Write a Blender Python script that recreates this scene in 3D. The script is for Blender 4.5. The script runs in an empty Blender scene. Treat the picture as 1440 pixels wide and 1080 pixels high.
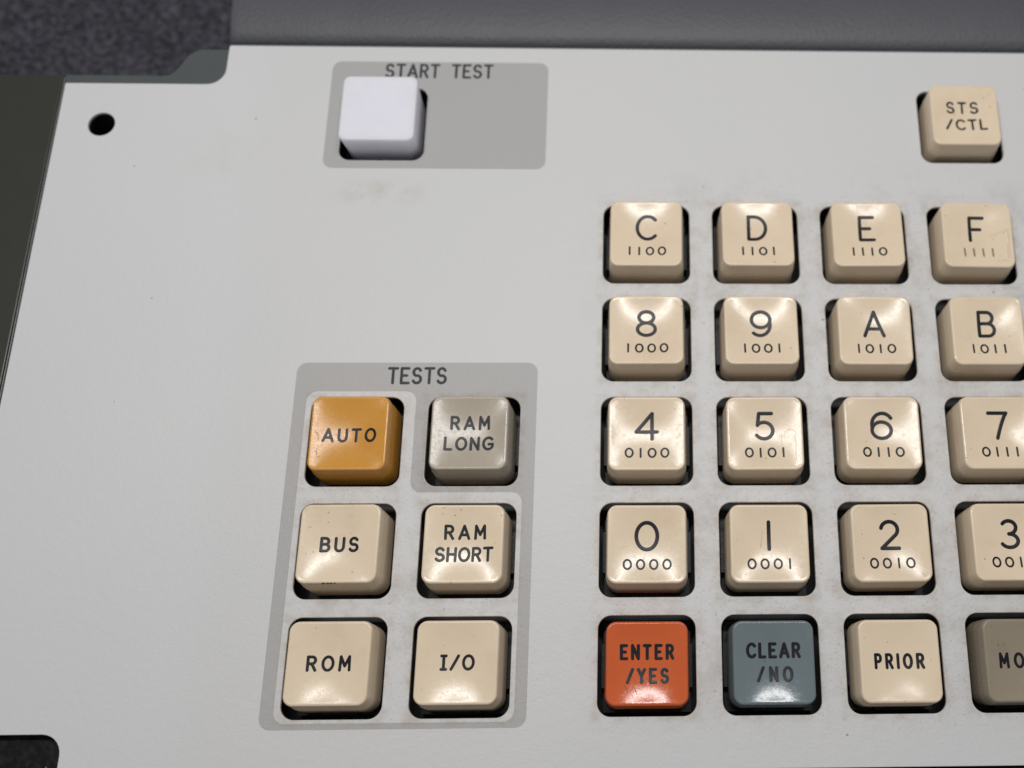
import bpy, bmesh, math, random
from math import sin, cos, pi, sqrt, radians
from mathutils import Matrix, Vector

random.seed(7)
MM = 0.001
PX, PY = 19.05, 17.85            # key pitch (mm)
OPEN, OPEN_R = 7.53, 2.05        # half width and corner radius of a key opening (mm)
TX = (-47.25, -28.25)            # columns of the TESTS block (mm)
PANEL_Z = 0.045                 # panel face above the carpet (m)
scene = bpy.context.scene
col = scene.collection

# ------------------------------------------------------------------ camera
F_PX, PPX, PPY = 1307.55, 951.53, 621.54
RX, RY, RZ = 0.28200, -0.02700, -0.01000
CAM_MM = (0.532, -6.783, 145.972)
cam = bpy.data.cameras.new('camera')
cam_ob = bpy.data.objects.new('camera', cam)
col.objects.link(cam_ob)
cam.sensor_width = 36.0
cam.lens = F_PX / 1440 * 36
cam.shift_x = (720 - PPX) / 1440
cam.shift_y = (PPY - 540) / 1440
cam.clip_start = 0.005
cam.clip_end = 20
ROT = (Matrix.Rotation(RZ, 3, 'Z') @ Matrix.Rotation(RY, 3, 'Y') @ Matrix.Rotation(RX, 3, 'X'))
CAM_POS = Vector((CAM_MM[0] * MM, CAM_MM[1] * MM, CAM_MM[2] * MM + PANEL_Z))
cam_ob.matrix_world = Matrix.Translation(CAM_POS) @ ROT.to_4x4()
focus = Vector((-0.012, 0.012, PANEL_Z + 0.002))
cam.dof.use_dof = True
cam.dof.focus_distance = -((ROT.transposed() @ (focus - CAM_POS)).z)
cam.dof.aperture_fstop = 12.5
scene.camera = cam_ob

# ------------------------------------------------------------------ light
world = bpy.data.worlds.new('World')
scene.world = world
world.use_nodes = True
bg = world.node_tree.nodes['Background']
bg.inputs[0].default_value = (0.99, 0.99, 1.0, 1)
bg.inputs[1].default_value = 0.20

def area_lamp(name, loc, target, sx, sy, power, colour):
    l = bpy.data.lights.new(name, 'AREA')
    l.shape = 'RECTANGLE'
    l.size, l.size_y = sx, sy
    l.energy = power
    l.color = colour
    o = bpy.data.objects.new(name, l)
    col.objects.link(o)
    o.location = loc
    d = Vector(target) - Vector(loc)
    o.rotation_euler = d.to_track_quat('-Z', 'Y').to_euler()
    return o

# long tube fixture over the bench, a little beyond the top edge of the panel
area_lamp('bench_strip_lamp', (-0.02, 0.142, PANEL_Z + 0.36), (-0.02, 0.04, PANEL_Z), 0.31, 0.036, 1.10, (1.0, 0.985, 0.97))

vs = scene.view_settings
vs.view_transform = 'Standard'
vs.look = 'None'
vs.exposure = 0.0
vs.gamma = 1.0
vs.use_curve_mapping = False

# ------------------------------------------------------------------ materials
def new_mat(name):
    m = bpy.data.materials.new(name)
    m.use_nodes = True
    nt = m.node_tree
    return m, nt, nt.nodes['Principled BSDF']

def N(nt, kind, **kw):
    n = nt.nodes.new(kind)
    for k, v in kw.items():
        setattr(n, k, v)
    return n

def mixc(nt, fac, a, b, mode='MIX'):
    n = N(nt, 'ShaderNodeMix', data_type='RGBA', blend_type=mode)
    for sock, val in ((n.inputs[0], fac), (n.inputs[6], a), (n.inputs[7], b)):
        if isinstance(val, bpy.types.NodeSocket):
            nt.links.new(val, sock)
        elif isinstance(val, (int, float)):
            sock.default_value = val
        else:
            sock.default_value = (*val, 1)
    return n.outputs[2]

def mth(nt, op, *vals, clamp=False):
    n = N(nt, 'ShaderNodeMath', operation=op, use_clamp=clamp)
    for i, v in enumerate(vals):
        if isinstance(v, bpy.types.NodeSocket):
            nt.links.new(v, n.inputs[i])
        else:
            n.inputs[i].default_value = v
    return n.outputs[0]

def coords(nt, per_object=False, scale=None):
    tc = N(nt, 'ShaderNodeTexCoord')
    out = tc.outputs['Object']
    if per_object:
        oi = N(nt, 'ShaderNodeObjectInfo')
        sc = N(nt, 'ShaderNodeVectorMath', operation='SCALE')
        cmb = N(nt, 'ShaderNodeCombineXYZ')
        nt.links.new(oi.outputs['Random'], cmb.inputs[0])
        nt.links.new(mth(nt, 'MULTIPLY', oi.outputs['Random'], 7.3), cmb.inputs[1])
        nt.links.new(mth(nt, 'MULTIPLY', oi.outputs['Random'], 3.1), cmb.inputs[2])
        ad = N(nt, 'ShaderNodeVectorMath', operation='ADD')
        nt.links.new(out, ad.inputs[0]); nt.links.new(cmb.outputs[0], ad.inputs[1])
        out = ad.outputs[0]
    return out

def noise(nt, vec, scale, detail=3, rough=0.55):
    n = N(nt, 'ShaderNodeTexNoise')
    n.inputs['Scale'].default_value = scale
    n.inputs['Detail'].default_value = detail
    n.inputs['Roughness'].default_value = rough
    nt.links.new(vec, n.inputs['Vector'])
    return n.outputs[0]

def ramp(nt, val, a, b):
    n = N(nt, 'ShaderNodeMapRange')
    n.inputs[1].default_value = a
    n.inputs[2].default_value = b
    n.interpolation_type = 'SMOOTHSTEP'
    nt.links.new(val, n.inputs[0])
    return n.outputs[0]

def specks(nt, vec, scale, size, keep):
    """sparse round specks: cells of a voronoi, only some of the cells kept"""
    v = N(nt, 'ShaderNodeTexVoronoi')
    v.inputs['Scale'].default_value = scale
    nt.links.new(vec, v.inputs['Vector'])
    near = mth(nt, 'LESS_THAN', v.outputs['Distance'], size)
    sep = N(nt, 'ShaderNodeSeparateColor')
    nt.links.new(v.outputs['Color'], sep.inputs[0])
    return mth(nt, 'MULTIPLY', near, mth(nt, 'LESS_THAN', sep.outputs[0], keep))

def bump(nt, bsdf, hgt, strength, dist):
    b = N(nt, 'ShaderNodeBump')
    b.inputs['Strength'].default_value = strength
    b.inputs['Distance'].default_value = dist
    nt.links.new(hgt, b.inputs['Height'])
    nt.links.new(b.outputs[0], bsdf.inputs['Normal'])

def box_mask(nt, vec, x0, x1, y0, y1, soft):
    s = N(nt, 'ShaderNodeSeparateXYZ'); nt.links.new(vec, s.inputs[0])
    a = ramp(nt, s.outputs[0], x0 - soft, x0 + soft)
    b = ramp(nt, s.outputs[0], x1 + soft, x1 - soft)
    c = ramp(nt, s.outputs[1], y0 - soft, y0 + soft)
    d = ramp(nt, s.outputs[1], y1 + soft, y1 - soft)
    return mth(nt, 'MULTIPLY', mth(nt, 'MULTIPLY', a, b), mth(nt, 'MULTIPLY', c, d))

def blob_mask(nt, vec, x, y, rx, ry):
    s = N(nt, 'ShaderNodeSeparateXYZ'); nt.links.new(vec, s.inputs[0])
    dx = mth(nt, 'DIVIDE', mth(nt, 'SUBTRACT', s.outputs[0], x), rx)
    dy = mth(nt, 'DIVIDE', mth(nt, 'SUBTRACT', s.outputs[1], y), ry)
    d = mth(nt, 'SQRT', mth(nt, 'ADD', mth(nt, 'MULTIPLY', dx, dx), mth(nt, 'MULTIPLY', dy, dy)))
    return ramp(nt, d, 1.0, 0.2)

def panel_material(name, colour, rough=0.5):
    m, nt, b = new_mat(name)
    v = coords(nt)
    cloud = noise(nt, v, 30, 3)
    c = mixc(nt, mth(nt, 'MULTIPLY', ramp(nt, cloud, 0.35, 0.75), 0.35), colour, tuple(x * f for x, f in zip(colour, (0.95, 0.965, 0.985))))
    # finger grime between the keys
    grime = mth(nt, 'MULTIPLY', ramp(nt, noise(nt, v, 140, 5, 0.7), 0.42, 0.72),
                mth(nt, 'MAXIMUM', box_mask(nt, v, -0.006, 0.070, -0.006, 0.082, 0.008), box_mask(nt, v, -0.052, -0.022, -0.004, 0.040, 0.006)))
    c = mixc(nt, mth(nt, 'MULTIPLY', grime, 0.55), c, tuple(x * f for x, f in zip(colour, (0.66, 0.60, 0.54))))
    fine = mth(nt, 'MULTIPLY', ramp(nt, noise(nt, v, 1900, 2), 0.60, 0.74),
               mth(nt, 'MAXIMUM', box_mask(nt, v, -0.008, 0.070, -0.010, 0.082, 0.006), box_mask(nt, v, -0.056, -0.018, -0.008, 0.042, 0.006)))
    c = mixc(nt, mth(nt, 'MULTIPLY', fine, 0.42), c, (0.20, 0.17, 0.14))
    # brown finger grime gathered round the key openings
    for (gx, gw, bm) in ((0.0, PX, (-0.0095, 0.0667, -0.009, 0.0805)), (TX[0], TX[1] - TX[0], (-0.0567, -0.0188, -0.009, 0.0447))):
        s_ = N(nt, 'ShaderNodeSeparateXYZ'); nt.links.new(v, s_.inputs[0])
        ux = mth(nt, 'ABSOLUTE', mth(nt, 'WRAP', mth(nt, 'SUBTRACT', s_.outputs[0], gx * MM), gw / 2 * MM, -gw / 2 * MM))
        uy = mth(nt, 'ABSOLUTE', mth(nt, 'WRAP', s_.outputs[1], PY / 2 * MM, -PY / 2 * MM))
        dd = mth(nt, 'SUBTRACT', mth(nt, 'MAXIMUM', ux, uy), OPEN * MM)
        halo = mth(nt, 'MULTIPLY', ramp(nt, dd, 0.0016, 0.0), box_mask(nt, v, *bm, 0.0012))
        halo = mth(nt, 'MULTIPLY', halo, ramp(nt, noise(nt, v, 330, 5, 0.75), 0.38, 0.68))
        c = mixc(nt, mth(nt, 'MULTIPLY', halo, 0.52), c, tuple(x * f for x, f in zip(colour, (0.64, 0.52, 0.40))))
    # soft-edged tint: slightly warmer and darker everywhere right of the far left
    warm_area = box_mask(nt, v, -0.069, 0.3, -0.1, 0.2, 0.006)
    c = mixc(nt, mth(nt, 'MULTIPLY', warm_area, 0.5), c, mixc(nt, 1.0, c, (0.955, 0.94, 0.925), 'MULTIPLY'))
    # smudge under the START TEST block
    sm = mth(nt, 'MULTIPLY', mth(nt, 'MAXIMUM', blob_mask(nt, v, -0.047, 0.0812, 0.0115, 0.0040), mth(nt, 'MULTIPLY', blob_mask(nt, v, -0.075, 0.088, 0.012, 0.010), 0.22)), ramp(nt, noise(nt, v, 260, 4), 0.35, 0.7))
    c = mixc(nt, mth(nt, 'MULTIPLY', sm, 0.42), c, (0.42, 0.39, 0.30))
    sp = specks(nt, v, 300, 0.06, 0.05)
    c = mixc(nt, mth(nt, 'MULTIPLY', sp, 0.6), c, (0.12, 0.10, 0.08))
    nt.links.new(c, b.inputs['Base Color'])
    b.inputs['Roughness'].default_value = rough
    b.inputs['Specular IOR Level'].default_value = 0.4
    h = mth(nt, 'ADD', noise(nt, v, 750, 5, 0.65), mth(nt, 'MULTIPLY', noise(nt, v, 2600, 2), 0.35))
    bump(nt, b, h, 0.6, 0.00013)
    return m

def key_material(name, colour, rough=0.17, dirt=1.0, legendary=True):
    m, nt, b = new_mat(name)
    v = coords(nt, True)
    dark = tuple(x * f for x, f in zip(colour, (0.80, 0.74, 0.66)))
    c = mixc(nt, mth(nt, 'MULTIPLY', ramp(nt, noise(nt, v, 180, 4, 0.6), 0.45, 0.8), 0.35 * dirt), colour, dark)
    streak = ramp(nt, noise(nt, v, 900, 5, 0.75), 0.60, 0.78)
    patch = ramp(nt, noise(nt, v, 130, 2), 0.42, 0.66)
    c = mixc(nt, mth(nt, 'MULTIPLY', mth(nt, 'MULTIPLY', streak, patch), 0.42 * dirt), c, tuple(x * f for x, f in zip(colour, (0.50, 0.42, 0.34))))
    sp = specks(nt, v, 1100, 0.17, 0.13)
    sp = mth(nt, 'MULTIPLY', sp, ramp(nt, noise(nt, v, 170, 2), 0.40, 0.62))
    c = mixc(nt, mth(nt, 'MULTIPLY', sp, 0.55 * dirt), c, tuple(x * f for x, f in zip(colour, (0.28, 0.22, 0.18))))
    nt.links.new(c, b.inputs['Base Color'])
    r = mth(nt, 'ADD', rough, mth(nt, 'MULTIPLY', ramp(nt, noise(nt, v, 1500, 5, 0.75), 0.45, 0.72), 0.13))
    nt.links.new(r, b.inputs['Roughness'])
    b.inputs['Specular IOR Level'].default_value = 0.34
    h = mth(nt, 'ADD', mth(nt, 'MULTIPLY', noise(nt, v, 3600, 4, 0.7), 0.5), mth(nt, 'MULTIPLY', noise(nt, v, 260, 1), 0.25))
    bump(nt, b, h, 0.22, 0.000035)
    return m

def plain(name, colour, rough, bump_scale=None, bump_str=0.3, bump_dist=0.00005, var=0.2, vscale=200, spec=0.5):
    m, nt, b = new_mat(name)
    v = coords(nt)
    c = mixc(nt, mth(nt, 'MULTIPLY', noise(nt, v, vscale, 4), 1.0), tuple(x * (1 - var) for x in colour), tuple(x * (1 + var) for x in colour))
    nt.links.new(c, b.inputs['Base Color'])
    b.inputs['Roughness'].default_value = rough
    b.inputs['Specular IOR Level'].default_value = spec
    if bump_scale:
        bump(nt, b, noise(nt, v, bump_scale, 4, 0.6), bump_str, bump_dist)
    return m

M_PANEL = panel_material('warm grey panel paint', (0.605, 0.61, 0.615))
M_PRINT = panel_material('printed grey field', (0.405, 0.40, 0.395))
M_INK = plain('panel lettering ink', (0.05, 0.053, 0.06), 0.7, spec=0.2, var=0.35, vscale=1500)
M_CREAM = key_material('cream key plastic', (0.745, 0.612, 0.452))
M_AMBER = key_material('amber key plastic', (0.60, 0.285, 0.05), 0.20)
M_TAUPE = key_material('pale taupe key plastic', (0.415, 0.365, 0.295), 0.20)
M_OLIVE = key_material('dull olive key plastic', (0.28, 0.235, 0.175), 0.22)
M_ORANGE = key_material('orange key plastic', (0.58, 0.115, 0.035), 0.11, 0.7)
M_SLATE = key_material('slate key plastic', (0.150, 0.185, 0.20), 0.12, 0.7)
M_WHITE = plain('white bare plastic', (0.735, 0.735, 0.805), 0.50, 900, 0.2, 0.00004, 0.05)
wb_ = M_WHITE.node_tree.nodes['Principled BSDF']
wb_.inputs['Subsurface Weight'].default_value = 0.7
wb_.inputs['Subsurface Radius'].default_value = (1, 0.9, 0.95)
wb_.inputs['Subsurface Scale'].default_value = 0.004
M_LEGEND = plain('moulded legend plastic', (0.011, 0.011, 0.015), 0.34, 1500, 0.15, 0.00002, spec=0.22)
M_CASE = plain('grey green case paint', (0.062, 0.072, 0.072), 0.55, 1500, 0.3, 0.00005, 0.1)
M_RAIL = plain('dark olive rail plastic', (0.027, 0.029, 0.021), 0.40, 1800, 0.12, 0.00004, 0.15)
M_GLINT = plain('painted rail edge glint', (0.22, 0.225, 0.22), 0.3)  # pale colour standing in for light caught on the rail edge
M_BLACK = plain('black switch plate', (0.005, 0.005, 0.006), 0.6)
M_SWITCH = plain('black switch housing', (0.006, 0.006, 0.007), 0.5, 1200, 0.4, 0.0001)
M_CHIP = plain('dark chipped plastic', (0.03, 0.022, 0.016), 0.7)

def bezel_material():
    m, nt, b = new_mat('dark grey grained vinyl')
    v = coords(nt)
    vo = N(nt, 'ShaderNodeTexVoronoi', feature='SMOOTH_F1')
    vo.inputs['Scale'].default_value = 1700
    nt.links.new(v, vo.inputs['Vector'])
    c = mixc(nt, noise(nt, v, 90, 4), (0.060, 0.062, 0.072), (0.080, 0.082, 0.093))
    nt.links.new(c, b.inputs['Base Color'])
    b.inputs['Roughness'].default_value = 0.55
    bump(nt, b, mth(nt, 'ADD', vo.outputs['Distance'], noise(nt, v, 1100, 3)), 0.5, 0.00011)
    return m
M_BEZEL = bezel_material()

def carpet_material():
    m, nt, b = new_mat('dark grey flecked carpet')
    v = coords(nt)
    f = ramp(nt, noise(nt, v, 620, 5, 0.75), 0.34, 0.68)
    c = mixc(nt, f, (0.040, 0.040, 0.050), (0.145, 0.142, 0.168))
    f2 = ramp(nt, noise(nt, v, 160, 3), 0.5, 0.75)
    c = mixc(nt, mth(nt, 'MULTIPLY', f2, 0.4), c, (0.085, 0.075, 0.105))
    nt.links.new(c, b.inputs['Base Color'])
    b.inputs['Roughness'].default_value = 0.95
    b.inputs['Specular IOR Level'].default_value = 0.1
    return m
M_CARPET = carpet_material()

def foam_material():
    m, nt, b = new_mat('black foam with dust')
    v = coords(nt)
    c = mixc(nt, ramp(nt, noise(nt, v, 900, 4), 0.4, 0.75), (0.004, 0.004, 0.005), (0.018, 0.018, 0.020))
    c = mixc(nt, specks(nt, v, 900, 0.13, 0.05), c, (0.12, 0.13, 0.14))
    nt.links.new(c, b.inputs['Base Color'])
    b.inputs['Roughness'].default_value = 0.8
    b.inputs['Specular IOR Level'].default_value = 0.25
    bump(nt, b, noise(nt, v, 1100, 3), 0.8, 0.0003)
    return m
M_FOAM = foam_material()

# ------------------------------------------------------------------ mesh helpers
def P3(x, y, z=0.0):
    return (x * MM, y * MM, z * MM)

def link(name, me, mat, parent=None, loc=None):
    o = bpy.data.objects.new(name, me)
    col.objects.link(o)
    if mat and not me.materials:
        me.materials.append(mat)
    o.parent = parent
    if loc is not None:
        o.location = loc
    return o

def empty(name, loc, label, cat, group=None):
    o = bpy.data.objects.new(name, None)
    o.empty_display_size = 0.005
    col.objects.link(o)
    o.location = loc
    o['label'] = label
    o['category'] = cat
    if group:
        o['group'] = group
    return o

def mesh(verts, faces, smooth=True):
    me = bpy.data.meshes.new('m')
    me.from_pydata(verts, [], faces)
    me.validate()
    if smooth:
        me.shade_smooth()
    return me

def rrect(cx, cy, hx, hy, r, n=6):
    pts = []
    for (sx, sy, a) in ((1, -1, -90), (1, 1, 0), (-1, 1, 90), (-1, -1, 180)):
        for i in range(n + 1):
            t = radians(a + 90 * i / n)
            pts.append((cx + sx * (hx - r) + r * cos(t), cy + sy * (hy - r) + r * sin(t)))
    return pts

def rounded_poly(corners, n=7):
    """corners: (x, y, radius); rounds convex and reflex corners alike"""
    out = []
    k = len(corners)
    for i in range(k):
        p0 = Vector(corners[i - 1][:2]); p1 = Vector(corners[i][:2]); p2 = Vector(corners[(i + 1) % k][:2])
        r = corners[i][2]
        if r <= 0:
            out.append((p1.x, p1.y)); continue
        a = (p0 - p1).normalized(); b = (p2 - p1).normalized()
        half = a.angle(b) / 2
        d = r / math.tan(half)
        c = p1 + (a + b).normalized() * (r / sin(half))
        s = p1 + a * d - c; e = p1 + b * d - c
        a0 = math.atan2(s.y, s.x); a1 = math.atan2(e.y, e.x)
        da = (a1 - a0 + pi) % (2 * pi) - pi
        for j in range(n + 1):
            t = a0 + da * j / n
            out.append((c.x + r * cos(t), c.y + r * sin(t)))
    return out

def plate(outlines, z0, z1, bev=0.0):
    """solid plate from closed outlines in mm (first outer, rest holes), z0..z1, rounded edges"""
    cu = bpy.data.curves.new('c', 'CURVE')
    cu.dimensions = '2D'
    cu.fill_mode = 'BOTH'
    for pts in outlines:
        s = cu.splines.new('POLY')
        s.points.add(len(pts) - 1)
        for p, (x, y) in zip(s.points, pts):
            p.co = (x * MM, y * MM, 0, 1)
        s.use_cyclic_u = True
    cu.extrude = max((z1 - z0) / 2 - bev, 0) * MM
    cu.bevel_depth = bev * MM
    cu.bevel_resolution = 2
    cu.offset = -bev * MM
    o = bpy.data.objects.new('tmp', cu)
    col.objects.link(o)
    dg = bpy.context.evaluated_depsgraph_get()
    me = bpy.data.meshes.new_from_object(o.evaluated_get(dg))
    bpy.data.objects.remove(o)
    bpy.data.curves.remove(cu)
    for v in me.vertices:
        v.co.z += (z0 + z1) / 2 * MM
    me.materials.clear()
    me.shade_smooth()
    me.set_sharp_from_angle(angle=radians(40))
    return me

def sheet(outlines, z):
    cu = bpy.data.curves.new('c', 'CURVE')
    cu.dimensions = '2D'
    cu.fill_mode = 'BOTH'
    for pts in outlines:
        s = cu.splines.new('POLY')
        s.points.add(len(pts) - 1)
        for p, (x, y) in zip(s.points, pts):
            p.co = (x * MM, y * MM, 0, 1)
        s.use_cyclic_u = True
    o = bpy.data.objects.new('tmp', cu)
    col.objects.link(o)
    dg = bpy.context.evaluated_depsgraph_get()
    me = bpy.data.meshes.new_from_object(o.evaluated_get(dg))
    bpy.data.objects.remove(o)
    bpy.data.curves.remove(cu)
    for v in me.vertices:
        v.co.z = z * MM
    me.materials.clear()
    bm = bmesh.new(); bm.from_mesh(me)
    for f in bm.faces:
        if f.normal.z < 0:
            f.normal_flip()
    bm.to_mesh(me); bm.free()
    return me

def box_mesh(x0, x1, y0, y1, z0, z1, bev=0.0):
    bm = bmesh.new()
    vs_ = [bm.verts.new(P3(x, y, z)) for z in (z0, z1) for (x, y) in ((x0, y0), (x1, y0), (x1, y1), (x0, y1))]
    for f in ((3, 2, 1, 0), (4, 5, 6, 7), (0, 1, 5, 4), (1, 2, 6, 5), (2, 3, 7, 6), (3, 0, 4, 7)):
        bm.faces.new([vs_[i] for i in f])
    if bev:
        bmesh.ops.bevel(bm, geom=bm.edges[:], offset=bev * MM, segments=2, affect='EDGES', profile=0.5)
    me = bpy.data.meshes.new('b')
    bm.to_mesh(me); bm.free()
    return me

# ------------------------------------------------------------------ layout (mm, panel plane, origin under the ENTER key)
LEGENDS = [['ENTER', 'CLEAR', 'PRIOR', 'MORE'], '0123', '4567', '89AB', 'CDEF']
openings = [(c * PX, r * PY) for r in range(5) for c in range(4)]
openings += [(x, r * PY + 0.02) for r in range(3) for x in TX]
openings += [(-47.2, 95.2), (57.3, 95.4)]

# ------------------------------------------------------------------ the carpet underneath
def make_carpet():
    nx, ny = 330, 170
    x0, x1, y0, y1 = -330, 240, -200, 300
    # denser grid where the picture sees it, coarse skirt around
    xs = [-330, -230, -175] + [-172 + i * 0.42 for i in range(290)] + [-45, 60, 240]
    ys = [-200, 0, 60] + [100 + i * 0.42 for i in range(200)] + [188, 240, 300]
    rnd = random.Random(3)
    vs_, fs = [], []
    for j, y in enumerate(ys):
        for i, x in enumerate(xs):
            dense = 3 < i < len(xs) - 4 and 3 < j < len(ys) - 4
            z = -45 + (rnd.random() ** 2 * 1.1 + 0.35 * sin(x * 2.1 + sin(y * 1.3)) * sin(y * 1.9) if dense else 0)
            if dense:
                x2, y2 = x + rnd.uniform(-.15, .15), y + rnd.uniform(-.15, .15)
            else:
                x2, y2 = x, y
            vs_.append(P3(x2, y2, z + 45))
    w = len(xs)
    for j in range(len(ys) - 1):
        for i in range(w - 1):
            fs.append((j * w + i, j * w + i + 1, (j + 1) * w + i + 1, (j + 1) * w + i))
    o = link('carpet', mesh(vs_, fs, False), M_CARPET)
    o['kind'] = 'structure'
    o['label'] = 'dark grey flecked carpet under the instrument'
make_carpet()

# ------------------------------------------------------------------ the instrument
inst = empty('test_instrument', (0, 0, PANEL_Z), 'vintage test instrument with pale grey key panel and dark case', 'instrument')

Y_TOP, Y_NOTCH, X_L, X_N = 111.55, 103.2, -104.75, -76.5
X_R, Y_B = 110.0, -15.15
outer = rounded_poly([(X_L, -9.2, 0.0), (-86.1, -9.2, 3.0), (-86.1, Y_B, 0.4), (X_R, Y_B, 0.4), (X_R, Y_TOP, 0.4), (X_N, Y_TOP, 0.35),
                      (X_N, Y_NOTCH, 3.2), (X_L, Y_NOTCH, 0.3)])
hole = [(-97.0 + 2.35 * cos(t * 2 * pi / 40), 94.65 + 2.35 * sin(t * 2 * pi / 40)) for t in range(40)]
holes = [rrect(x, y, OPEN, OPEN, OPEN_R, 8) for x, y in openings]
panel = link('control_panel', plate([outer, hole] + holes, -0.6, 0.0, 0.12), M_PANEL, inst)

def grown(x, y, d=0.12):
    return rrect(x, y, OPEN + d, OPEN + d, OPEN_R + d, 8)

start_zone = [rrect((-57.3 - 18.0) / 2, (86.05 + 108.3) / 2, 19.65, 11.12, 1.7, 6), grown(-47.2, 95.2)]
link('printed_field', sheet(start_zone, 0.02), M_PRINT, panel)
tests_outer = rrect((-57.75 - 18.1) / 2, (-8.95 + 49.3) / 2, 19.82, 29.12, 1.7, 6)
tests_inner = rounded_poly([(-55.7, -8.05, 1.7), (-19.95, -8.05, 1.7), (-19.95, 27.2, 1.7), (-37.85, 27.2, 1.7), (-37.85, 44.3, 1.7), (-55.7, 44.3, 1.7)])
link('printed_field', sheet([tests_outer, tests_inner, grown(TX[1], 2 * PY + 0.02)], 0.02), M_PRINT, panel)

# chassis plate below the panel: open under the key groups
ch_out = rounded_poly([(-105.3, -8.0, 0), (-84.9, -8.0, 0), (-84.9, -14, 0), (X_R, -14, 0), (X_R, 112.3, 0), (-76.7, 112.3, 0), (-76.7, 111.1, 0), (-83.2, 111.1, 3.4), (-86.4, 105.35, 2.6), (-105.3, 105.35, 0)])
ch_holes = [rrect((-7.9 + 66) / 2, 35.7, 37.3, 44.4, 2, 3), rrect(-37.75, 17.9, 18, 26.3, 2, 3), rrect(-47.2, 95.2, 8, 8, 2, 3), rrect(57.3, 95.4, 8, 8, 2, 3),
            [(-97.0 + 6.0 * cos(t * pi / 12), 94.65 + 6.0 * sin(t * pi / 12)) for t in range(24)]]
link('chassis_plate', plate([ch_out] + ch_holes, -2.4, -0.6, 0.1), M_CASE, inst)
link('switch_plate', box_mesh(-104.4, X_R - .2, -13.8, 104.8, -9.0, -7.6), M_BLACK, inst)
link('case_body', plate([rounded_poly([(-104.5, -20, 1), (X_R - .1, -20, 1), (X_R - .1, 111.8, 1), (-80, 110.5, 1), (-83.0, 110.5, 1), (-87, 105.0, 1), (-104.5, 105.0, 1)])], -45, -9.0), M_CASE, inst)
for nm, bx in (('chassis_side', (-104.5, -103.3, -13.9, 104.9)), ('chassis_side', (X_R - 1.3, X_R - .1, -13.9, 112.2)), ('chassis_side', (-103.2, X_R - 1.4, -13.9, -12.7)), ('chassis_side', (-80.0, X_R - 1.4, 110.2, 110.9))):
    link(nm, box_mesh(*bx, -9.0, -2.4), M_CASE, inst)
# black block seen in the lower left cut-out
link('foam_pad', box_mesh(-104.2, -85.2, -19.9, -8.3, -9.0, -2.0), M_FOAM, inst)
# the case carries on below the panel's lower edge
link('front_rail', box_mesh(-86.0, X_R, -40, Y_B - 0.32, -9.0, -1.2, 0.4), M_CASE, inst)
# dark rail along the left edge; pale strip paints in its edge glint
link('side_rail', box_mesh(-160, -105.75, -60, 105.3, -45, -0.55, 0.18), M_RAIL, inst)
link('rail_edge_glint', box_mesh(-105.66, -105.52, -60, 104.9, -12, -0.75, 0.03), M_GLINT, inst)

# padded bezel along the top edge: rounded profile swept along x
def bezel():
    prof = [(112.35, -9.0), (112.35, -1.6), (112.5, -0.9), (113.1, -0.25), (114.2, 0.25), (116.2, 0.7), (118.6, 1.0), (121.5, 1.1), (125, 0.9), (129, .2), (133, -1.2), (136, -4.5), (137, -9.0)]
    xs = [-76.9, -76.8, -76.55, -76.1] + [-75 + i * 12 for i in range(17)]
    vs_, fs = [], []
    cy = 124
    for i, x in enumerate(xs):
        k = (0.985, 0.993, 0.998, 1)[i] if i < 4 else 1
        dz = (0.5, 0.25, 0.08, 0)[i] if i < 4 else 0
        for (y, z) in prof:
            vs_.append(P3(x, y if y < 113 else cy + (y - cy) * k, z - (dz if z > -8 else 0)))
    n = len(prof)
    for i in range(len(xs) - 1):
        for j in range(n - 1):
            fs.append((i * n + j, (i + 1) * n + j, (i + 1) * n + j + 1, i * n + j + 1))
    fs.append(tuple(range(n)))
    fs.append(tuple(reversed(range((len(xs) - 1) * n, len(xs) * n))))
    fs.append(tuple([i * n for i in range(len(xs) - 1, -1, -1)] + [i * n + n - 1 for i in range(len(xs))]))
    bm = bmesh.new()
    me = mesh(vs_, fs)
    bm.from_mesh(me)
    bmesh.ops.recalc_face_normals(bm, faces=bm.faces)
    bm.to_mesh(me); bm.free()
    me.set_sharp_from_angle(angle=radians(50))
    return me
link('padded_bezel', bezel(), M_BEZEL, inst)
link('bezel_support', box_mesh(-74, X_R, 113.0, 136.0, -45, -9.0), M_CASE, inst)

# switch housings under the keys
def housing_mesh():
    bm = bmesh.new()
    def bx(x0, x1, y0, y1, z0, z1):
        v = [bm.verts.new(P3(x, y, z)) for z in (z0, z1) for (x, y) in ((x0, y0), (x1, y0), (x1, y1), (x0, y1))]
        for f in ((3, 2, 1, 0), (4, 5, 6, 7), (0, 1, 5, 4), (1, 2, 6, 5), (2, 3, 7, 6), (3, 0, 4, 7)):
            bm.faces.new([v[i] for i in f])
    bx(-6.9, 6.9, -6.9, 6.9, -7.6, -5.6)
    for s in (-1, 1):
        bx(s * 6.75 - .35, s * 6.75 + .35, -3.2, 3.4, -5.6, -3.6)
        bx(-2.6, 2.6, s * 6.6 - .3, s * 6.6 + .3, -5.6, -4.4)
    me = bpy.data.meshes.new('h'); bm.to_mesh(me); bm.free()
    return me
HM = housing_mesh()
for x, y in openings:
    link('switch_housing', HM, M_SWITCH, inst, P3(x, y, 0))

# ------------------------------------------------------------------ stroke lettering
def arc(cx, cy, rx, ry, a0, a1, n=None):
    n = n or max(6, int(abs(a1 - a0) / 12))
    return [(cx + rx * cos(radians(a0 + (a1 - a0) * i / n)), cy + ry * sin(radians(a0 + (a1 - a0) * i / n))) for i in range(n + 1)]

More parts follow.
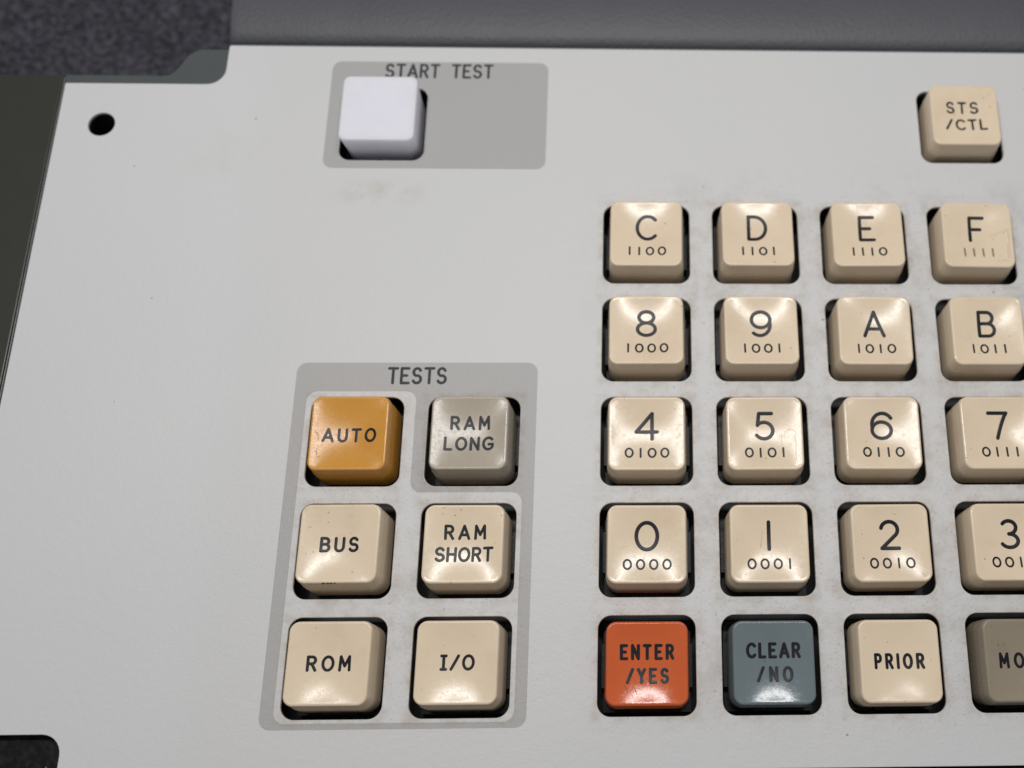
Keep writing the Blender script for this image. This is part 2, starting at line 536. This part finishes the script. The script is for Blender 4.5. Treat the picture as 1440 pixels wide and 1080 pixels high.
G = {
 'A': (.78, [[(0, 0), (.39, 1), (.78, 0)], [(.13, .30), (.65, .30)]]),
 'B': (.62, [[(0, 0), (0, 1), (.33, 1)] + arc(.33, .765, .235, .235, 90, -90)[1:] + [(0, .53)], [(.33, .53)] + arc(.36, .265, .26, .265, 90, -90) + [(0, 0)]]),
 'C': (.76, [arc(.44, .5, .44, .5, 44, 316)]),
 'D': (.72, [[(0, 0), (0, 1), (.25, 1)] + arc(.25, .5, .47, .5, 90, -90)[1:] + [(0, 0)]]),
 'E': (.58, [[(.56, 1), (0, 1), (0, 0), (.58, 0)], [(0, .51), (.42, .51)]]),
 'F': (.56, [[(.56, 1), (0, 1), (0, 0)], [(0, .50), (.44, .50)]]),
 'G': (.80, [arc(.43, .5, .43, .5, 45, 330) + [(.80, .42)], [(.80, .44), (.47, .44)]]),
 'H': (.62, [[(0, 0), (0, 1)], [(.62, 0), (.62, 1)], [(0, .52), (.62, .52)]]),
 'I': (.02, [[(.01, 0), (.01, 1)]]),
 '|': (.36, [[(.18, 0), (.18, 1)], [(0, 1), (.36, 1)], [(0, 0), (.36, 0)]]),
 'L': (.52, [[(0, 1), (0, 0), (.52, 0)]]),
 'M': (.78, [[(0, 0), (.04, 1), (.39, .30), (.74, 1), (.78, 0)]]),
 'N': (.64, [[(0, 0), (0, 1), (.64, 0), (.64, 1)]]),
 'O': (.80, [arc(.40, .5, .40, .5, 90, 450, 34)]),
 'P': (.58, [[(0, 0), (0, 1), (.32, 1)] + arc(.32, .735, .26, .265, 90, -90)[1:] + [(0, .47)]]),
 'R': (.60, [[(0, 0), (0, 1), (.32, 1)] + arc(.32, .745, .255, .255, 90, -90)[1:] + [(0, .49)], [(.30, .49), (.60, 0)]]),
 'S': (.62, [arc(.31, .745, .28, .255, 25, 262) + arc(.31, .255, .31, .255, 85, -155)]),
 'T': (.66, [[(0, 1), (.66, 1)], [(.33, 1), (.33, 0)]]),
 'U': (.64, [[(0, 1)] + arc(.32, .32, .32, .32, 180, 360) + [(.64, 1)]]),
 'Y': (.66, [[(0, 1), (.33, .48), (.66, 1)], [(.33, .48), (.33, 0)]]),
 '/': (.56, [[(0, 0), (.56, 1)]]),
 '0': (.80, [arc(.40, .5, .40, .5, 90, 450, 36)]),
 '1': (.02, [[(.01, 0), (.01, 1)]]),
 '2': (.66, [arc(.32, .70, .32, .30, 168, -38) + [(0, 0), (.66, 0)]]),
 '3': (.64, [arc(.30, .755, .28, .245, 145, -90), arc(.30, .255, .33, .255, 90, -150)]),
 '4': (.82, [[(.62, 0), (.62, 1), (0, .28), (.82, .28)]]),
 '5': (.66, [[(.62, 1), (.12, 1), (.06, .54)] + arc(.31, .33, .35, .33, 135, -145)]),
 '6': (.76, [arc(.38, .33, .38, .33, 90, 450, 30), arc(.42, .55, .42, .45, 192, 35)]),
 '7': (.72, [[(0, 1), (.72, 1)] + [(.72 - .40 * (t / 8) ** .8, 1 - t / 8) for t in range(1, 9)]]),
 '8': (.72, [arc(.36, .765, .30, .235, 90, 450, 28), arc(.36, .265, .36, .265, 90, 450, 30)]),
 '9': (.76, [arc(.38, .67, .38, .33, 90, 450, 30), arc(.34, .45, .42, .45, 12, -130)]),
}

def split_sharp(pts):
    runs, cur = [], [pts[0]]
    for i in range(1, len(pts)):
        cur.append(pts[i])
        if i < len(pts) - 1:
            a = Vector((pts[i][0] - pts[i - 1][0], pts[i][1] - pts[i - 1][1]))
            b = Vector((pts[i + 1][0] - pts[i][0], pts[i + 1][1] - pts[i][1]))
            if a.length > 1e-9 and b.length > 1e-9 and a.angle(b) > radians(32):
                runs.append(cur); cur = [pts[i]]
    runs.append(cur)
    return runs

OFFS = (-1, -.82, -.45, 0, .45, .82, 1)
def stroke(vs_, fs, pts, r, hgt, surf, round_end=True):
    """raised ribbon following pts (mm); its top is a shallow dome over the surface surf(x, y)"""
    q = [pts[0]]
    for p in pts[1:]:
        if (p[0] - q[-1][0]) ** 2 + (p[1] - q[-1][1]) ** 2 > 1e-8:
            q.append(p)
    # subdivide straight runs so that they follow the dish
    pts = [q[0]]
    for p in q[1:]:
        d = sqrt((p[0] - pts[-1][0]) ** 2 + (p[1] - pts[-1][1]) ** 2)
        k = max(1, int(d / 0.45)); p0 = pts[-1]
        for i in range(1, k + 1):
            pts.append((p0[0] + (p[0] - p0[0]) * i / k, p0[1] + (p[1] - p0[1]) * i / k))
    closed = (pts[0][0] - pts[-1][0]) ** 2 + (pts[0][1] - pts[-1][1]) ** 2 < 1e-6 and len(pts) > 4
    n = len(pts)
    base = len(vs_)
    def put(x, y, d):
        h = hgt * (1 - d * d) ** .5 if abs(d) < 1 else -0.0015
        vs_.append(P3(x, y, surf(x, y) + h))
    T = []
    for i in range(n):
        a, b = pts[max(i - 1, 0)], pts[min(i + 1, n - 1)]
        if closed and i in (0, n - 1):
            a, b = pts[-2], pts[1]
        t = Vector((b[0] - a[0], b[1] - a[1])).normalized()
        T.append(t)
        for o in OFFS:
            put(pts[i][0] - t.y * o * r, pts[i][1] + t.x * o * r, o)
    w = len(OFFS)
    for i in range(n - 1):
        for k in range(w - 1):
            a = base + i * w + k
            fs.append((a, a + w, a + w + 1, a + 1))
    if closed or not round_end:
        return
    for i, sgn in ((0, -1), (n - 1, 1)):
        t = T[i] * sgn; m = Vector((-t.y, t.x)); c = pts[i]
        b0 = len(vs_)
        put(c[0], c[1], 0)
        for rad in (.45, .82, 1):
            for k in range(9):
                a = radians(-90 + 180 * k / 8)
                d = t * cos(a) + m * sin(a)
                put(c[0] + d.x * rad * r, c[1] + d.y * rad * r, rad)
        for k in range(8):
            fs.append((b0, b0 + 1 + k, b0 + 2 + k))
            for g in (0, 1):
                u = b0 + 1 + g * 9 + k
                fs.append((u, u + 9, u + 10, u + 1))

def text_mesh(text, cx, cy, height, width, weight, surf, hgt=0.018, round_end=True, binary=False, xscale=1.0):
    """one line of lettering; height/width are outer sizes in mm"""
    h = height - weight
    vs_, fs = [], []
    if binary:
        adv = [1.62 if ch == '1' else 2.04 for ch in text]
        x = cx - sum(adv) / 2
        place = []
        for ch, a in zip(text, adv):
            place.append((ch, x + a / 2 - G[ch][0] * h * xscale / 2)); x += a
    else:
        ws = [G[ch][0] * h * xscale if ch != ' ' else 0.42 * h for ch in text]
        gap = (width - weight - sum(ws)) / (len(text) - 1) if len(text) > 1 else 0
        x = cx - (width - weight) / 2 if len(text) > 1 else cx - ws[0] / 2
        place = []
        for ch, w_ in zip(text, ws):
            place.append((ch, x)); x += w_ + gap
    y0 = cy - h / 2
    for ch, x in place:
        if ch == ' ':
            continue
        for line in G[ch][1]:
            pts = [(x + px * h * xscale, y0 + py * h) for px, py in line]
            for run in split_sharp(pts):
                stroke(vs_, fs, run, weight / 2, hgt, surf, round_end)
    me = mesh(vs_, fs)
    bm = bmesh.new(); bm.from_mesh(me)
    for f in bm.faces:
        if f.normal.z < 0:
            f.normal_flip()
    bm.to_mesh(me); bm.free()
    return me

flat = lambda x, y: 0.032
link('lettering', text_mesh('TESTS', -37.95, 47.0, 3.05, 9.8, 0.48, flat, 0.008, True, xscale=0.80), M_INK, panel)
link('lettering', text_mesh('START TEST', -37.9, 106.35, 3.1, 19.7, 0.48, flat, 0.008, True, xscale=0.76), M_INK, panel)

# ------------------------------------------------------------------ keys
CAP_H = 3.3          # cap top above the panel
RIM = 5.72           # half width of the dish
DISH = 0.70
def dish(x, y, a=RIM, d=DISH):
    u, v = min(1, abs(x / a)), min(1, abs(y / a))
    return -d * (1 - u * u) * (1 - v * v)

def cap_mesh(half, H, rim, d, oy, base_half, corner=1.5, straight=False):
    """hollow-looking key cap: stepped skirt, rounded shoulder, dished top. oy = shift of the top towards the back"""
    n = 9
    def ring(hx, r, z, k):
        pts = rrect(0, 0, hx, hx, r, n)
        # extra points along the sides
        out = []
        for i in range(len(pts)):
            p, q = pts[i], pts[(i + 1) % len(pts)]
            out.append((p[0], p[1] + oy * k, z))
            if i % (n + 1) == n:
                for t in range(1, 9):
                    out.append((p[0] + (q[0] - p[0]) * t / 9, p[1] + (q[1] - p[1]) * t / 9 + oy * k, z))
        return out
    rings = [ring(base_half - .6, 1.6, -3.2, 0), ring(base_half, 2.0, -3.2, 0)]
    if straight:
        rings += [ring(base_half, 1.9, -3.15, 0), ring(base_half - .02, 1.7, 0, .4), ring(half, corner, H - .55, 1)]
    else:
        rings += [ring(base_half - .01, 2.0, -3.1, 0), ring(base_half - .08, 1.95, .45, .52), ring(base_half - .12, 1.92, .62, .57), ring(base_half - .16, 1.9, .80, .62), ring(half + .10, corner + .1, H - .95, .97), ring(half, corner, H - .45, 1)]
    s0 = half
    for t in (20, 40, 60, 80):
        a = radians(t)
        rings.append(ring(s0 - .30 * (1 - cos(a)), max(corner - .30 * (1 - cos(a)), .5), H - .33 + .33 * sin(a), 1))
    rings.append(ring(s0 - .34, corner - .34, H, 1))
    rim_ring = ring(rim, max(corner - .5, .6), H - .012, 1)
    rings.append(rim_ring)
    K = 22
    frim = [(1 - min(1, abs(p[0] / rim)) ** 2) * (1 - min(1, abs((p[1] - oy) / rim)) ** 2) for p in rim_ring]
    for k in range(K - 1, 0, -1):
        s = k / K
        r_ = []
        for p, f0 in zip(rim_ring, frim):
            x, y = p[0] * s, (p[1] - oy) * s
            f = (1 - (x / rim) ** 2) * (1 - (y / rim) ** 2)
            r_.append((x, y + oy, H - .012 - d * max(0, f - f0 * s ** 4)))
        rings.append(r_)
    vs_ = [P3(*p) for r in rings for p in r]
    m = len(rings[0])
    fs = []
    for i in range(len(rings) - 1):
        for j in range(m):
            j2 = (j + 1) % m
            fs.append((i * m + j, i * m + j2, (i + 1) * m + j2, (i + 1) * m + j))
    c = len(vs_)
    vs_.append(P3(0, oy, H - .012 - d))
    L = (len(rings) - 1) * m
    for j in range(m):
        fs.append((L + j, L + (j + 1) % m, c))
    me = mesh(vs_, fs)
    return me

WORDS = dict(zip('0123456789ABCDEF', 'zero one two three four five six seven eight nine A B C D E F'.split()))
STEM = box_mesh(-2.2, 2.2, -2.2, 2.2, -5.6, 1.6)
BASE = box_mesh(-6.0, 6.0, -6.0, 6.0, -3.1, -2.2)
cap_cache = {}
krnd = random.Random(5)
M_FADED = plain('faded legend plastic', (0.20, 0.17, 0.13), 0.5, var=0.5, vscale=900)
def key(x, y, lines, mat, label, group, oy=0.35, H=CAP_H, rot=0.0, xs=0.95):
    """lines: list of (text, dx, dy, height, width, weight, binary)"""
    root = empty('key', (x * MM, y * MM, PANEL_Z), label, 'key', group)
    root.rotation_euler = (radians(krnd.uniform(-.7, .7)), radians(krnd.uniform(-.7, .7)), radians(rot))
    ck = (mat.name, round(oy, 2), H)
    if ck not in cap_cache:
        me = cap_mesh(6.14, H, RIM, DISH, oy, 6.5)
        me.materials.append(mat)
        cap_cache[ck] = me
    link('cap', cap_cache[ck], None, root)
    link('stem', STEM, M_SWITCH, root)
    surf = lambda px, py: H - .012 + dish(px, py - oy) + 0.004
    for (t, dx, dy, hh, ww, wt, bi) in lines:
        link('legend', text_mesh(t, dx, dy + oy, hh, ww, wt, surf, 0.009, True, bi, 1.0 if bi else (0.98 if len(t) == 1 else xs)), M_FADED if t == '1111' else M_LEGEND, root)
    return root

GK = 'keys of the hexadecimal keypad'
GT = 'keys of the TESTS block'
rnd = random.Random(11)
keys = {}
OY = (0.12, 0.30, 0.35, 0.36, 0.30)
for r in range(1, 5):
    for c in range(4):
        ch = LEGENDS[r][c]
        val = int(ch, 16)
        b = format(val, '04b')
        keys[ch] = key(c * PX, r * PY, [(ch, 0, 1.30, 4.8, 4, 0.61, False), (b, 0.05, -3.15, 1.76, 8, 0.32, True)],
            M_CREAM, (f'cream key marked with the numeral {WORDS[ch]} over its binary code' if val < 10 else f'cream key marked with the letter {ch} over its binary code'), GK, OY[r], rot=rnd.uniform(-.5, .5))
def two(a, wa, b, wb, dy=0.1, dxa=0, dxb=0, wt=.47, h=2.4):
    return [(a, dxa, 1.72 + dy, h, wa, wt, False), (b, dxb, -1.75 + dy, h, wb, wt, False)]
keys['ENTER'] = key(0, 0, two('ENTER', 8.2, '/YES', 6.5, -.05, 0, .05, .50), M_ORANGE, 'orange key marked ENTER /YES', GK, OY[0], xs=0.72)
keys['CLEAR'] = key(PX, 0, two('CLEAR', 8.3, '/NO', 5.6, .05, 0, .15, .50), M_SLATE, 'slate grey key marked CLEAR /NO', GK, OY[0], xs=0.76)
keys['PRIOR'] = key(2 * PX, 0, [('PRIOR', 0, 0, 2.4, 7.7, .47, False)], M_CREAM, 'cream key marked PRIOR beside the slate key', GK, OY[0], xs=0.70)
keys['MORE'] = key(3 * PX, 0, [('MORE', 0.2, 0, 2.4, 8.2, .46, False)], M_OLIVE, 'dull olive brown key beside the PRIOR key', GK, OY[0], xs=0.80)

keys['AUTO'] = key(TX[0], 2 * PY, [('AUTO', 0, -.25, 2.4, 8.6, .45, False)], M_AMBER, 'amber yellow key marked AUTO', GT, .5)
keys['RAML'] = key(TX[1], 2 * PY, two('RAM', 6.4, 'LONG', 8.0, 0, .05, .0, .45), M_TAUPE, 'grey taupe key marked RAM LONG', GT, .5)
keys['BUS'] = key(TX[0], PY, [('BUS', 0, -.1, 2.45, 6.0, .47, False)], M_CREAM, 'cream key marked BUS with a chipped front edge', GT, .6)
keys['RAMS'] = key(TX[1], PY, two('RAM', 6.5, 'SHORT', 9.0, .15, .15, .15, .45), M_CREAM, 'cream key marked RAM SHORT', GT, .45)
keys['ROM'] = key(TX[0], 0, [('ROM', 0, 0, 2.4, 6.6, .45, False)], M_CREAM, 'speckled cream key marked ROM', GT, .5)
keys['IO'] = key(TX[1], 0, [('|/O', 0, 0, 2.4, 5.2, .45, False)], M_CREAM, 'cream key marked I/O', GT, .5)
keys['STS'] = key(57.3, 95.4, two('STS', 5.9, '/CTL', 7.6, .05, -.25, .2, .40), M_CREAM, 'cream key marked STS /CTL standing alone', None, .3)

# plain white push button, unmarked, taller and straight sided
wb = empty('push_button', (-47.0 * MM, 95.2 * MM, PANEL_Z), 'plain white square push button in the START TEST field', 'button')
wc = cap_mesh(6.5, 4.35, 6.1, 0.05, 0.2, 6.35, 1.3, True)
link('cap', wc, M_WHITE, wb)
link('stem', STEM.copy(), M_SWITCH, wb)

# chips along the front edge of the BUS cap
for i, (x, w) in enumerate(((-1.75, .5), (-1.1, .35), (-.6, .42), (-.05, .3))):
    link('chip', box_mesh(x - w / 2, x + w / 2, -5.64 + .02 * i, -5.40 + .03 * (i % 2), 2.98, 3.22, .03), M_CHIP, keys['BUS'])

# scratches and worn patches on single caps
def scratch(root, lines, mat, oy, r=0.035):
    vs_, fs = [], []
    surf = lambda x, y: CAP_H - .012 + dish(x, y - oy) + 0.006
    for l in lines:
        stroke(vs_, fs, l, r, 0.004, surf)
    me = mesh(vs_, fs)
    bm = bmesh.new(); bm.from_mesh(me)
    for f in bm.faces:
        if f.normal.z < 0:
            f.normal_flip()
    bm.to_mesh(me); bm.free()
    link('scratch', me, mat, root)
M_SCR_O = plain('dark scratch in orange plastic', (0.16, 0.035, 0.015), 0.6)
M_SCR_A = plain('dark scratch in amber plastic', (0.20, 0.09, 0.02), 0.6)
M_SCR_C = plain('brown scratch in cream plastic', (0.42, 0.33, 0.235), 0.6)
scratch(keys['ENTER'], [[(-3.4, -2.9), (-3.0, -3.7), (-2.9, -4.1)], [(-2.0, -3.2), (-1.5, -4.4)], [(-1.0, -1.6), (-.2, -2.9)], [(.0, -2.0), (.6, -3.1)]], M_SCR_O, OY[0])
scratch(keys['AUTO'], [[(-5.3, .9), (-4.8, -.1), (-4.7, -.5)], [(-5.0, .6), (-4.6, .1)], [(-5.2, -2.4), (-4.6, -2.9)], [(-4.9, -2.0), (-4.7, -3.4)], [(-4.5, -3.6), (-4.3, -3.2)]], M_SCR_A, .5)
scratch(keys['1'], [[(-1.0, 2.4), (-1.15, 1.0), (-1.35, -.3)]], M_SCR_C, OY[1], .03)
scratch(keys['BUS'], [[(-4.9, 3.2), (-4.45, 3.15)]], M_SCR_C, .6, .05)
scratch(keys['2'], [[(4.6, -4.6), (5.0, -5.1)], [(4.4, -4.4), (4.6, -4.7)]], M_SCR_C, OY[1], .035)
wob = lambda t, k: .16 * sin(3.1 * t + k) + .1 * sin(7.3 * t + 2 * k)
scratch(keys['F'], [[(2.2 + i * .32, .25 + .12 * i + wob(i * .4, 1)) for i in range(11)], [(5.35 + .25 * wob(i, 2), 1.2 - i * .52) for i in range(11)], [(5.1 - .28 * i, -4.5 + wob(i * .5, 4)) for i in range(8)],
                    [(5.05 + .3 * wob(i * 1.7, 3), -1.2 - i * .4) for i in range(8)]], M_SCR_C, OY[4], .035)
scratch(keys['5'], [[(3.1 + .25 * i + wob(i, .3) * .3, .1 + sqrt(max(0, i * (8 - i))) * .22) for i in range(9)], [(2.7 + .2 * wob(i * .8, 1), .2 - i * .5) for i in range(7)], [(4.9 + .3 * wob(i, 5), .2 - i * .55) for i in range(9)]], M_SCR_C, OY[2], .03)
